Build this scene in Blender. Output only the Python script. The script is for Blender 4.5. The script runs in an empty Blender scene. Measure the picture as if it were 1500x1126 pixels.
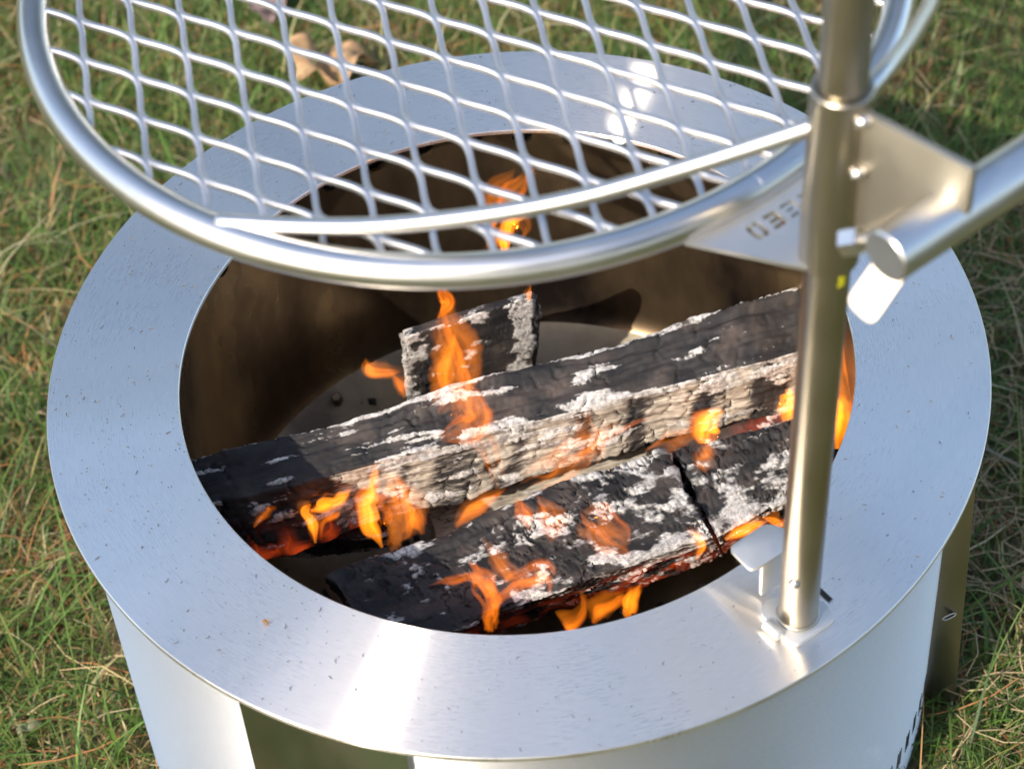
import bpy, bmesh, math, random
import numpy as np
from mathutils import Vector, Matrix, noise
random.seed(7); rng = np.random.default_rng(11)
scene = bpy.context.scene
COL = scene.collection
R_ = math.radians

# ------------------------------------------------------------------ camera
FPX = 3514.83                                   # focal length in photograph pixels (1500 wide)
CAM = np.array([-0.00393, -1.20542, 1.32369])   # z = 0 is the top of the fire pit's rim
CR = np.array([0.99677709, -0.05987926, -0.05338453])
CU = np.array([0.08022116, 0.74402159, 0.66332227])
CF = np.array([0.0, 0.66546701, -0.74642726])
def at(x, y, z):
    """the point of the place at height z that the photograph shows at pixel x, y"""
    d = CF + (x - 750) / FPX * CR - (y - 563) / FPX * CU
    return Vector(CAM + d * ((z - CAM[2]) / d[2]))
cd = bpy.data.cameras.new('camera'); cam = bpy.data.objects.new('camera', cd); COL.objects.link(cam)
cam.matrix_world = Matrix(((CR[0], CU[0], -CF[0], CAM[0]), (CR[1], CU[1], -CF[1], CAM[1]),
                           (CR[2], CU[2], -CF[2], CAM[2]), (0, 0, 0, 1)))
cd.sensor_width = 36; cd.lens = FPX / 1500 * 36; cd.clip_start = 0.05; cd.clip_end = 500
cd.dof.use_dof = True; cd.dof.focus_distance = 1.80; cd.dof.aperture_fstop = 6.5
scene.camera = cam

# ------------------------------------------------------------------ sky, sun, exposure
SUN_EL, SUN_AZ = R_(40), R_(230)
SUN = Vector((math.cos(SUN_EL) * math.cos(SUN_AZ), math.cos(SUN_EL) * math.sin(SUN_AZ), math.sin(SUN_EL)))
w = bpy.data.worlds.new('World'); scene.world = w; w.use_nodes = True
nt = w.node_tree; bg = nt.nodes['Background']
sky = nt.nodes.new('ShaderNodeTexSky'); sky.sky_type = 'NISHITA'; sky.sun_disc = False
sky.sun_elevation = SUN_EL; sky.sun_rotation = math.atan2(SUN.x, SUN.y)
sky.dust_density = 2.0; sky.air_density = 1.0; sky.ozone_density = 1.0
nt.links.new(sky.outputs[0], bg.inputs[0]); bg.inputs[1].default_value = 0.15
sd = bpy.data.lights.new('sun', 'SUN'); sd.energy = 2.4; sd.angle = R_(0.53); sd.color = (1, .93, .82)
so = bpy.data.objects.new('sun', sd); COL.objects.link(so)
so.rotation_euler = SUN.to_track_quat('Z', 'Y').to_euler()
vs = scene.view_settings; vs.view_transform = 'Standard'; vs.look = 'None'; vs.exposure = 1.52; vs.gamma = 1
scene.cycles.transparent_max_bounces = 40; scene.cycles.max_bounces = 8; scene.cycles.volume_step_rate = 1.0
scene.cycles.sample_clamp_indirect = 6

GZ = -0.376                                     # the lawn
RO, RI = 0.350, 0.2516                          # rim radii

# ------------------------------------------------------------------ helpers
def link(name, me, m=None, parent=None, smooth=False):
    o = bpy.data.objects.new(name, me); COL.objects.link(o)
    if m is not None: me.materials.append(m)
    if smooth:
        for f in me.polygons: f.use_smooth = True
    if parent is not None:
        o.parent = parent
    return o
def tag(o, label, cat, group=None):
    o['label'] = label; o['category'] = cat
    if group: o['group'] = group
    return o
def thing(name, label, cat, loc=(0, 0, 0), group=None):
    o = bpy.data.objects.new(name, None); COL.objects.link(o); o.empty_display_size = .05
    return tag(o, label, cat, group)
def pymesh(name, v, f):
    me = bpy.data.meshes.new(name); me.from_pydata([tuple(a) for a in v], [], f); me.update(); return me
def recalc(me):
    bm = bmesh.new(); bm.from_mesh(me); bmesh.ops.recalc_face_normals(bm, faces=bm.faces); bm.to_mesh(me); bm.free(); return me
def autosmooth(o, deg=35):
    me = o.data
    for f in me.polygons: f.use_smooth = True
    bm = bmesh.new(); bm.from_mesh(me)
    for e in bm.edges:
        if len(e.link_faces) == 2 and e.calc_face_angle(0) > R_(deg): e.smooth = False
    bm.to_mesh(me); bm.free(); return o
def tube(path, r, seg=20, closed=False, caps=True, bev=0.0):
    """a swept round bar; r may be a number or one per point"""
    P = [Vector(p) for p in path]; n = len(P)
    rr = r if hasattr(r, '__len__') else [r] * n
    T = []
    for i in range(n):
        if closed: T.append((P[(i + 1) % n] - P[i - 1]).normalized())
        else: T.append((P[min(i + 1, n - 1)] - P[max(i - 1, 0)]).normalized())
    up = Vector((0, 0, 1)) if abs(T[0].z) < .9 else Vector((1, 0, 0))
    N = (up - T[0] * up.dot(T[0])).normalized()
    V, F = [], []
    if bev and not closed:
        P = [P[0], P[0] + T[0] * bev] + P[1:-1] + [P[-1] - T[-1] * bev, P[-1]]
        T = [T[0], T[0]] + T[1:-1] + [T[-1], T[-1]]; rr = [rr[0] - bev, rr[0]] + list(rr[1:-1]) + [rr[-1], rr[-1] - bev]; n = len(P)
    for i in range(n):
        N = (N - T[i] * N.dot(T[i])).normalized(); B = T[i].cross(N)
        for k in range(seg):
            a = 2 * math.pi * k / seg; V.append(P[i] + (N * math.cos(a) + B * math.sin(a)) * rr[i])
    for i in range(n if closed else n - 1):
        j = (i + 1) % n
        for k in range(seg):
            l = (k + 1) % seg; F.append((i * seg + k, i * seg + l, j * seg + l, j * seg + k))
    if caps and not closed:
        F.append(tuple(range(seg))[::-1]); F.append(tuple((n - 1) * seg + k for k in range(seg)))
    return recalc(pymesh('tube', V, F))
def lathe(prof, seg=256, closed=True, name='lathe', cx=0, cy=0):
    V, F = [], []; m = len(prof)
    for i in range(seg):
        a = 2 * math.pi * i / seg
        for (r, z) in prof: V.append((cx + r * math.cos(a), cy + r * math.sin(a), z))
    for i in range(seg):
        j = (i + 1) % seg
        for k in range(m if closed else m - 1):
            l = (k + 1) % m; F.append((i * m + k, j * m + k, j * m + l, i * m + l))
    return pymesh(name, V, F)
def prism(poly, up, thick, bev=0.0):
    """flat plate: the polygon's points plus a thickness along up"""
    P = [Vector(p) for p in poly]; n = len(P); u = Vector(up).normalized() * thick
    bm = bmesh.new()
    a = [bm.verts.new(p) for p in P]; b = [bm.verts.new(p + u) for p in P]
    bm.faces.new(a); bm.faces.new(b)
    for i in range(n): bm.faces.new((a[i], a[(i + 1) % n], b[(i + 1) % n], b[i]))
    bmesh.ops.recalc_face_normals(bm, faces=bm.faces)
    if bev: bmesh.ops.bevel(bm, geom=list(bm.edges), offset=bev, segments=2, affect='EDGES', profile=.5)
    me = bpy.data.meshes.new('plate'); bm.to_mesh(me); bm.free(); return me
def rounded(poly, r, n=5):
    P = [Vector(p) for p in poly]; out = []
    for i, p in enumerate(P):
        a = (P[i - 1] - p); b = (P[(i + 1) % len(P)] - p); d = min(r, a.length * .45, b.length * .45)
        s, e = p + a.normalized() * d, p + b.normalized() * d
        for k in range(n + 1):
            t = k / n; out.append(s * (1 - t) ** 2 + p * 2 * t * (1 - t) + e * t * t)
    return out
def catmull(pts, n=12):
    P = [Vector(p) for p in pts]; P = [P[0] * 2 - P[1]] + P + [P[-1] * 2 - P[-2]]; out = []
    for i in range(1, len(P) - 2):
        a, b, c, d = P[i - 1], P[i], P[i + 1], P[i + 2]
        for k in range(n):
            t = k / n
            out.append(.5 * ((2 * b) + (c - a) * t + (2 * a - 5 * b + 4 * c - d) * t * t + (3 * b - a - 3 * c + d) * t ** 3))
    out.append(P[-2]); return out

# ------------------------------------------------------------------ materials
def mat(name):
    m = bpy.data.materials.new(name); m.use_nodes = True
    return m, m.node_tree, m.node_tree.nodes['Principled BSDF']
def N(t, kind, **kw):
    n = t.nodes.new(kind)
    for k, v in kw.items():
        if k.startswith('i_'): n.inputs[k[2:].replace('_', ' ')].default_value = v
        else: setattr(n, k, v)
    return n
def ramp(t, src, stops):
    r = t.nodes.new('ShaderNodeValToRGB'); e = r.color_ramp.elements
    while len(e) < len(stops): e.new(.5)
    for el, (p, c) in zip(e, stops): el.position = p; el.color = (c, c, c, 1) if not hasattr(c, '__len__') else (*c, 1)
    t.links.new(src, r.inputs[0]); return r
def steel(name, col, rough, aniso=0.0, tangent=None, grain=None, bump=0.0, var=.06, spots=0.0):
    m, t, b = mat(name)
    b.inputs['Metallic'].default_value = 1
    tc = N(t, 'ShaderNodeTexCoord')
    n1 = N(t, 'ShaderNodeTexNoise'); n1.inputs['Scale'].default_value = 9; n1.inputs['Detail'].default_value = 6; n1.inputs['Roughness'].default_value = .65
    t.links.new(tc.outputs['Object'], n1.inputs['Vector'])
    lo = tuple(c * (1 - var) for c in col); hi = tuple(min(1, c * (1 + var)) for c in col)
    r = ramp(t, n1.outputs['Fac'], [(.3, lo), (.7, hi)])
    t.links.new(r.outputs[0], b.inputs['Base Color'])
    rr = ramp(t, n1.outputs['Fac'], [(.3, rough * .85), (.7, min(1, rough * 1.18))])
    t.links.new(rr.outputs[0], b.inputs['Roughness'])
    if aniso:
        b.inputs['Anisotropic'].default_value = aniso
        b.inputs['Anisotropic Rotation'].default_value = .25; tn = N(t, 'ShaderNodeTangent', direction_type='RADIAL', axis=tangent or 'Z'); t.links.new(tn.outputs[0], b.inputs['Tangent'])
    if grain:
        mp = N(t, 'ShaderNodeMapping'); mp.inputs['Scale'].default_value = grain
        t.links.new(tc.outputs['Object'], mp.inputs[0])
        g = N(t, 'ShaderNodeTexNoise'); g.inputs['Scale'].default_value = 1; g.inputs['Detail'].default_value = 3
        t.links.new(mp.outputs[0], g.inputs['Vector'])
        bp = N(t, 'ShaderNodeBump'); bp.inputs['Strength'].default_value = bump; bp.inputs['Distance'].default_value = .0005
        t.links.new(g.outputs['Fac'], bp.inputs['Height']); t.links.new(bp.outputs[0], b.inputs['Normal'])
    return m
M_rim = steel('brushed_rim_steel', (.93, .86, .775), .30, var=.02)
def add_brush(m, kind):
    """fine brushing lines as relief: round the centre (kind ring) or at a slant up the wall (kind wall)"""
    t = m.node_tree; b = t.nodes['Principled BSDF']
    tc = N(t, 'ShaderNodeTexCoord'); sx = N(t, 'ShaderNodeSeparateXYZ'); t.links.new(tc.outputs['Object'], sx.inputs[0])
    an = N(t, 'ShaderNodeMath', operation='ARCTAN2'); t.links.new(sx.outputs[1], an.inputs[0]); t.links.new(sx.outputs[0], an.inputs[1])
    cx = N(t, 'ShaderNodeCombineXYZ')
    if kind == 'ring':
        ln = N(t, 'ShaderNodeVectorMath', operation='LENGTH'); t.links.new(tc.outputs['Object'], ln.inputs[0])
        s1 = N(t, 'ShaderNodeMath', operation='MULTIPLY'); s1.inputs[1].default_value = 900; t.links.new(ln.outputs['Value'], s1.inputs[0])
        s2 = N(t, 'ShaderNodeMath', operation='MULTIPLY'); s2.inputs[1].default_value = 22; t.links.new(an.outputs[0], s2.inputs[0])
    else:
        k = N(t, 'ShaderNodeMath', operation='MULTIPLY'); k.inputs[1].default_value = .333; t.links.new(an.outputs[0], k.inputs[0])
        pl = N(t, 'ShaderNodeMath', operation='ADD'); t.links.new(k.outputs[0], pl.inputs[0]); t.links.new(sx.outputs[2], pl.inputs[1])
        mi = N(t, 'ShaderNodeMath', operation='SUBTRACT'); t.links.new(k.outputs[0], mi.inputs[0]); t.links.new(sx.outputs[2], mi.inputs[1])
        s1 = N(t, 'ShaderNodeMath', operation='MULTIPLY'); s1.inputs[1].default_value = 1300; t.links.new(pl.outputs[0], s1.inputs[0])
        s2 = N(t, 'ShaderNodeMath', operation='MULTIPLY'); s2.inputs[1].default_value = 80; t.links.new(mi.outputs[0], s2.inputs[0])
    t.links.new(s1.outputs[0], cx.inputs[0]); t.links.new(s2.outputs[0], cx.inputs[1])
    g = N(t, 'ShaderNodeTexNoise'); g.name = 'brush'; g.inputs['Scale'].default_value = 1; g.inputs['Detail'].default_value = 4; g.inputs['Roughness'].default_value = .7
    t.links.new(cx.outputs[0], g.inputs['Vector'])
    bp = N(t, 'ShaderNodeBump'); bp.inputs['Strength'].default_value = .16 if kind == 'ring' else .55; bp.inputs['Distance'].default_value = .0003
    t.links.new(g.outputs['Fac'], bp.inputs['Height']); t.links.new(bp.outputs[0], b.inputs['Normal'])
    # the same lines also vary the polish a little
    mm = N(t, 'ShaderNodeMath', operation='MULTIPLY_ADD'); mm.inputs[1].default_value = .22; mm.inputs[2].default_value = -.11
    t.links.new(g.outputs['Fac'], mm.inputs[0])
    old = b.inputs['Roughness'].links[0].from_socket
    ad = N(t, 'ShaderNodeMath', operation='ADD'); t.links.new(old, ad.inputs[0]); t.links.new(mm.outputs[0], ad.inputs[1]); t.links.new(ad.outputs[0], b.inputs['Roughness'])
add_brush(M_rim, 'ring')
M_barrel = steel('brushed_barrel_steel', (.78, .77, .76), .40, var=.015)
add_brush(M_barrel, 'wall')
def streak(m, col, along, across, fac, dist='BECKMANN'):
    """long lobe at right angles to the brushing lines, which run round the centre"""
    t = m.node_tree; b = t.nodes['Principled BSDF']; o = t.nodes['Material Output']
    g = N(t, 'ShaderNodeBsdfAnisotropic', distribution=dist); g.inputs['Color'].default_value = (*col, 1)
    r2 = math.sqrt(along * across); g.inputs['Roughness'].default_value = math.sqrt(r2); g.inputs['Anisotropy'].default_value = 1 - along / r2
    cr_ = ramp(t, t.nodes['brush'].outputs['Fac'], [(.32, tuple(c * .86 for c in col)), (.66, col)]); t.links.new(cr_.outputs[0], g.inputs['Color'])
    tn = N(t, 'ShaderNodeTangent', direction_type='RADIAL', axis='Z'); t.links.new(tn.outputs[0], g.inputs['Tangent'])
    t.links.new(b.inputs['Normal'].links[0].from_socket, g.inputs['Normal'])
    mx = N(t, 'ShaderNodeMixShader'); mx.inputs[0].default_value = fac
    t.links.new(b.outputs[0], mx.inputs[1]); t.links.new(g.outputs[0], mx.inputs[2]); t.links.new(mx.outputs[0], o.inputs[0])
streak(M_rim, (.97, .885, .785), .030, .55, .72)
streak(M_barrel, (.95, .92, .89), .12, 1.0, .80, 'GGX')
M_panel = steel('polished_panel_steel', (.50, .50, .46), .16, var=.03)
M_tube = steel('satin_tube_steel', (.58, .56, .53), .32, grain=(500, 500, 500), bump=.05)
M_post = steel('satin_post_steel', (.36, .32, .25), .34, grain=(500, 500, 500), bump=.04)
M_mesh = steel('expanded_metal_steel', (.58, .57, .57), .48, grain=(400, 400, 400), bump=.06)
M_plate = steel('bracket_steel', (.58, .57, .55), .50, grain=(500, 500, 500), bump=.05)
M_lever = steel('lever_steel', (.62, .54, .45), .55)
M_gusset = steel('gusset_steel', (.40, .36, .29), .5)
M_leg = steel('leg_steel', (.42, .38, .31), .34)
# heat-tinted inner wall: straw, bronze and soot
M_wall, t, b = mat('heat_tinted_wall')
b.inputs['Metallic'].default_value = .9
tc = N(t, 'ShaderNodeTexCoord'); n1 = N(t, 'ShaderNodeTexNoise'); n1.inputs['Scale'].default_value = 5; n1.inputs['Detail'].default_value = 5; n1.inputs['Roughness'].default_value = .6
mp = N(t, 'ShaderNodeMapping'); mp.inputs['Scale'].default_value = (1, 1, .5); t.links.new(tc.outputs['Object'], mp.inputs[0]); t.links.new(mp.outputs[0], n1.inputs[0])
r = ramp(t, n1.outputs['Fac'], [(.34, (.026, .019, .016)), (.52, (.20, .137, .078)), (.68, (.56, .39, .19))]); t.links.new(r.outputs[0], b.inputs['Base Color'])
rr = ramp(t, n1.outputs['Fac'], [(.3, .38), (.7, .20)]); t.links.new(rr.outputs[0], b.inputs['Roughness'])
M_floor, t, b = mat('ashy_floor')
b.inputs['Metallic'].default_value = .35
tc = N(t, 'ShaderNodeTexCoord'); n1 = N(t, 'ShaderNodeTexNoise'); n1.inputs['Scale'].default_value = 14; n1.inputs['Detail'].default_value = 7
t.links.new(tc.outputs['Object'], n1.inputs[0])
r = ramp(t, n1.outputs['Fac'], [(.3, (.09, .07, .045)), (.55, (.25, .21, .14)), (.75, (.34, .30, .22))]); t.links.new(r.outputs[0], b.inputs['Base Color']); b.inputs['Roughness'].default_value = .55
M_dark, t, b = mat('dark_gap'); b.inputs['Base Color'].default_value = (.01, .009, .008, 1); b.inputs['Roughness'].default_value = .6
M_paint, t, b = mat('yellow_tape'); b.inputs['Base Color'].default_value = (.38, .36, .01, 1); b.inputs['Roughness'].default_value = .5
M_speck, t, b = mat('ash_speck'); b.inputs['Base Color'].default_value = (.07, .075, .085, 1); b.inputs['Roughness'].default_value = .9
# burning wood: char, ash and wood, mixed by what each place of the log is
def wood_mat():
    m, t, b = mat('charred_wood')
    aA = N(t, 'ShaderNodeAttribute', attribute_name='ash'); aW = N(t, 'ShaderNodeAttribute', attribute_name='wood')
    aC = N(t, 'ShaderNodeAttribute', attribute_name='crack')
    uv = N(t, 'ShaderNodeAttribute', attribute_name='logco')
    mp = N(t, 'ShaderNodeMapping'); mp.inputs['Scale'].default_value = (60, 420, 420); t.links.new(uv.outputs['Vector'], mp.inputs[0])
    g = N(t, 'ShaderNodeTexNoise'); g.inputs['Scale'].default_value = 1; g.inputs['Detail'].default_value = 6; g.inputs['Roughness'].default_value = .7; t.links.new(mp.outputs[0], g.inputs[0])
    n2 = N(t, 'ShaderNodeTexNoise'); n2.inputs['Scale'].default_value = 240; n2.inputs['Detail'].default_value = 6; n2.inputs['Roughness'].default_value = .7; t.links.new(uv.outputs['Vector'], n2.inputs[0])
    n3 = N(t, 'ShaderNodeTexNoise'); n3.inputs['Scale'].default_value = 34; n3.inputs['Detail'].default_value = 4; t.links.new(uv.outputs['Vector'], n3.inputs[0])
    char = ramp(t, n3.outputs['Fac'], [(.30, (.008, .008, .009)), (.52, (.023, .020, .019)), (.70, (.058, .044, .037))])
    ashc = ramp(t, n2.outputs['Fac'], [(.30, (.10, .093, .088)), (.47, (.30, .28, .26)), (.66, (.56, .53, .49))])
    woodc = ramp(t, g.outputs['Fac'], [(.30, (.10, .082, .064)), (.50, (.30, .258, .205)), (.70, (.48, .43, .355))])
    # ragged edge of the ash
    ad = N(t, 'ShaderNodeMath', operation='MULTIPLY_ADD'); ad.inputs[1].default_value = .9; ad.inputs[2].default_value = -.45; t.links.new(g.outputs['Fac'], ad.inputs[0])
    a2 = N(t, 'ShaderNodeMath', operation='ADD'); t.links.new(ad.outputs[0], a2.inputs[0]); t.links.new(aA.outputs['Fac'], a2.inputs[1])
    af = ramp(t, a2.outputs[0], [(.36, 0.), (.52, .45), (.66, 1.)])
    w2 = N(t, 'ShaderNodeMath', operation='ADD'); t.links.new(ad.outputs[0], w2.inputs[0]); t.links.new(aW.outputs['Fac'], w2.inputs[1])
    wf = ramp(t, w2.outputs[0], [(.40, 0.), (.68, 1.)])
    m1 = N(t, 'ShaderNodeMix', data_type='RGBA'); t.links.new(wf.outputs[0], m1.inputs[0]); t.links.new(char.outputs[0], m1.inputs[6]); t.links.new(woodc.outputs[0], m1.inputs[7])
    m2 = N(t, 'ShaderNodeMix', data_type='RGBA'); t.links.new(af.outputs[0], m2.inputs[0]); t.links.new(m1.outputs[2], m2.inputs[6]); t.links.new(ashc.outputs[0], m2.inputs[7])
    m3 = N(t, 'ShaderNodeMix', data_type='RGBA'); cf = ramp(t, aC.outputs['Fac'], [(.35, 0.), (.75, 1.)]); t.links.new(cf.outputs[0], m3.inputs[0]); t.links.new(m2.outputs[2], m3.inputs[6]); m3.inputs[7].default_value = (.012, .011, .011, 1)
    t.links.new(m3.outputs[2], b.inputs['Base Color'])
    aE = N(t, 'ShaderNodeAttribute', attribute_name='ember'); es = N(t, 'ShaderNodeMath', operation='MULTIPLY'); es.inputs[1].default_value = .16; t.links.new(aE.outputs['Fac'], es.inputs[0])
    b.inputs['Emission Color'].default_value = (1, .10, .012, 1); t.links.new(es.outputs[0], b.inputs['Emission Strength'])
    b.inputs['Roughness'].default_value = .7; b.inputs['Specular IOR Level'].default_value = .3
    sm = N(t, 'ShaderNodeMath', operation='ADD'); t.links.new(g.outputs['Fac'], sm.inputs[0]); t.links.new(n2.outputs['Fac'], sm.inputs[1])
    bp = N(t, 'ShaderNodeBump'); bp.inputs['Strength'].default_value = .5; bp.inputs['Distance'].default_value = .0009
    t.links.new(sm.outputs[0], bp.inputs['Height']); t.links.new(bp.outputs[0], b.inputs['Normal'])
    m.cycles.emission_sampling = 'NONE'
    return m
M_wood = wood_mat()
def flame_mat(name, col, k):
    m = bpy.data.materials.new(name); m.use_nodes = True; t = m.node_tree; t.nodes.clear()
    o = t.nodes.new('ShaderNodeOutputMaterial'); e = t.nodes.new('ShaderNodeEmission')
    e.inputs[0].default_value = (*col, 1); e.inputs[1].default_value = k
    t.links.new(e.outputs[0], o.inputs['Volume']); return m
M_fy = flame_mat('flame_yellow', (1, .25, .010), 100)
M_fo = flame_mat('flame_orange', (1, .20, .008), 44)
M_fr = flame_mat('flame_faint', (1, .24, .012), 14)

# ------------------------------------------------------------------ ground
def attr_mat(name, rough=.6, trans=.0):
    m, t, b = mat(name); a = N(t, 'ShaderNodeAttribute', attribute_name='tint'); t.links.new(a.outputs['Color'], b.inputs['Base Color'])
    b.inputs['Roughness'].default_value = rough; b.inputs['Specular IOR Level'].default_value = .35
    if trans:
        tr = N(t, 'ShaderNodeBsdfTranslucent'); t.links.new(a.outputs['Color'], tr.inputs[0]); mx = N(t, 'ShaderNodeMixShader'); mx.inputs[0].default_value = trans
        o = t.nodes['Material Output']; t.links.new(b.outputs[0], mx.inputs[1]); t.links.new(tr.outputs[0], mx.inputs[2]); t.links.new(mx.outputs[0], o.inputs[0])
    return m
M_grass = attr_mat('grass_blades', .55, .25); M_straw = attr_mat('dry_needles', .7, .1)
M_soil, t, b = mat('soil_and_thatch')
tc = N(t, 'ShaderNodeTexCoord'); n1 = N(t, 'ShaderNodeTexNoise'); n1.inputs['Scale'].default_value = 45; n1.inputs['Detail'].default_value = 8; n1.inputs['Roughness'].default_value = .75
n2 = N(t, 'ShaderNodeTexNoise'); n2.inputs['Scale'].default_value = 6; n2.inputs['Detail'].default_value = 4
for n in (n1, n2): t.links.new(tc.outputs['Object'], n.inputs[0])
r1 = ramp(t, n1.outputs['Fac'], [(.3, (.06, .043, .022)), (.5, (.13, .092, .045)), (.68, (.18, .145, .06))])
r2 = ramp(t, n1.outputs['Fac'], [(.3, (.045, .06, .016)), (.5, (.085, .115, .03)), (.7, (.13, .155, .045))])
mx = N(t, 'ShaderNodeMix', data_type='RGBA'); f2 = ramp(t, n2.outputs['Fac'], [(.4, 0.), (.6, 1.)])
t.links.new(f2.outputs[0], mx.inputs[0]); t.links.new(r1.outputs[0], mx.inputs[6]); t.links.new(r2.outputs[0], mx.inputs[7]); t.links.new(mx.outputs[2], b.inputs['Base Color'])
b.inputs['Roughness'].default_value = .95
bp = N(t, 'ShaderNodeBump'); bp.inputs['Strength'].default_value = .8; bp.inputs['Distance'].default_value = .01; t.links.new(n1.outputs['Fac'], bp.inputs['Height']); t.links.new(bp.outputs[0], b.inputs['Normal'])
S = 150
g = link('ground', pymesh('ground', [(-S, -S, GZ), (S, -S, GZ), (S, S, GZ), (-S, S, GZ)], [(0, 1, 2, 3)]), M_soil); g['kind'] = 'structure'

def blades(name, n, xy, length, width, lean, pal, curl, z0=0.0, flat=False, m=None, segs=3):
    """n thin curved blades as one mesh; each has its own colour"""
    x, y = xy; az = rng.uniform(0, 2 * np.pi, n); L = length(n); W = width(n); ln = lean(n)
    t = np.linspace(0, 1, segs + 1); V = np.zeros((n, (segs + 1) * 2, 3))
    dx, dy = np.cos(az), np.sin(az); px, py = -dy, dx
    bend = curl(n)
    for i, a in enumerate(t):
        if flat:
            ang = az + bend * (a - .5); off = L * (a - .5)
            bx = x + np.cos(ang) * off; by = y + np.sin(ang) * off; bz = GZ + z0h + np.sin(np.pi * a) * .004 + (a - .5) * ln * L
            wd = W * (1 - .6 * abs(a - .5))
        else:
            th = ln + bend * a                      # angle from the vertical grows along the blade
            bx = x + dx * L * a * np.sin(th); by = y + dy * L * a * np.sin(th); bz = GZ + L * a * np.cos(th)
            wd = W * (1 - a ** 2 * .92)
        V[:, 2 * i] = np.stack([bx - px * wd, by - py * wd, bz], 1); V[:, 2 * i + 1] = np.stack([bx + px * wd, by + py * wd, bz + (W * .4 if flat else 0)], 1)
    k = (segs + 1) * 2
    base = (np.arange(n) * k)[:, None]
    q = np.concatenate([base + np.array([2 * i, 2 * i + 1, 2 * i + 3, 2 * i + 2]) for i in range(segs)], 1).reshape(-1, 4)
    me = bpy.data.meshes.new(name); me.vertices.add(n * k); me.vertices.foreach_set('co', V.reshape(-1)); 
    me.loops.add(q.size); me.loops.foreach_set('vertex_index', q.reshape(-1).astype(np.int32)); me.polygons.add(len(q)); me.polygons.foreach_set('loop_start', np.arange(len(q), dtype=np.int32) * 4)
    me.update()
    c = pal(n, x, y); col = np.ones((n, k, 4)); col[:, :, :3] = c[:, None, :]
    a = me.color_attributes.new('tint', 'FLOAT_COLOR', 'POINT'); a.data.foreach_set('color', col.reshape(-1).astype(np.float32))
    o = link(name, me, m); o['kind'] = 'stuff'
    for f in (): pass
    return o
z0h = 0.006
def scatter(n, x0, x1, y0, y1, clump=0.0):
    out = np.zeros((0, 2))
    while len(out) < n:
        p = np.stack([rng.uniform(x0, x1, n), rng.uniform(y0, y1, n)], 1)
        p = p[(p[:, 0] ** 2 + p[:, 1] ** 2 > .325 ** 2)]
        if clump:
            v = np.array([noise.noise((a * 7, b * 7, 3)) + .5 * noise.noise((a * 23, b * 23, 9)) for a, b in p])
            p = p[rng.uniform(-.9, .9, len(p)) < v + (1 - clump)]
        out = np.concatenate([out, p])
    out = out[:n]; return out[:, 0], out[:, 1]
def pal_grass(n, x, y):
    base = np.array([[.060, .118, .016], [.088, .150, .026], [.044, .088, .018], [.120, .150, .038], [.20, .19, .064], [.25, .215, .10]])
    k = rng.choice(6, n, p=[.30, .26, .18, .14, .08, .04]); c = base[k] * rng.uniform(.7, 1.3, (n, 1))
    dry = np.array([noise.noise((a * 5, b * 5, 1.7)) + .6 * noise.noise((a * 15, b * 15, 4.1)) for a, b in zip(x, y)]) + .6 * np.exp(-(((x - .5) / .17) ** 2 + ((y - .10) / .33) ** 2)) + .15 * np.exp(-(((x + .5) / .25) ** 2 + ((y + .05) / .3) ** 2))
    d_ = rng.uniform(.0, 1.25, n) < dry; c[d_] = pal_straw(int(d_.sum()), 0, 0) * np.array([.75, .85, .85]); return c
def pal_straw(n, x, y):
    base = np.array([[.33, .15, .055], [.26, .115, .04], [.40, .30, .15], [.48, .38, .22], [.18, .09, .045]])
    k = rng.choice(5, n, p=[.32, .22, .22, .12, .12]); return base[k] * rng.uniform(.7, 1.25, (n, 1))
U = rng.uniform
blades('grass', 98000, scatter(98000, -.95, 1.0, -.55, 1.25, .55), lambda n: U(.018, .060, n) * (1 + .6 * (U(0, 1, n) > .93)), lambda n: U(.0005, .0010, n), lambda n: U(.05, .7, n), pal_grass, lambda n: U(.1, 1.2, n), m=M_grass)
blades('long_grass', 4200, scatter(4200, -.95, 1.0, -.4, 1.25, .8), lambda n: U(.07, .16, n), lambda n: U(.0006, .0013, n), lambda n: U(.1, .8, n), pal_grass, lambda n: U(.2, 1.0, n), m=M_grass, segs=5)
blades('outer_grass', 26000, scatter(26000, -2.6, 2.6, -2.4, 3.0, .4), lambda n: U(.03, .08, n), lambda n: U(.0012, .0026, n), lambda n: U(.1, .9, n), pal_grass, lambda n: U(.2, 1.2, n), m=M_grass)
blades('pine_needles', 12000, scatter(12000, -.95, 1.0, -.55, 1.25, .6), lambda n: U(.02, .085, n), lambda n: U(.0004, .0008, n), lambda n: U(-.22, .22, n), pal_straw, lambda n: U(-.9, .9, n), flat=True, m=M_straw)
z0h = 0.022
blades('matted_straw', 700, (rng.normal(.46, .09, 700), rng.uniform(-.2, .5, 700)), lambda n: U(.03, .09, n), lambda n: U(.0004, .0008, n), lambda n: U(-.3, .3, n), lambda n, x, y: np.array([.40, .29, .16]) * U(.5, 1.15, (n, 1)), lambda n: U(-1.4, 1.4, n), flat=True, m=M_straw)
z0h = 0.026
blades('straw', 1100, scatter(1100, -.95, 1.0, -.55, 1.25, .8), lambda n: U(.03, .11, n), lambda n: U(.0004, .0007, n), lambda n: U(-.4, .4, n), pal_straw, lambda n: U(-1.2, 1.2, n), flat=True, m=M_straw)

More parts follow.
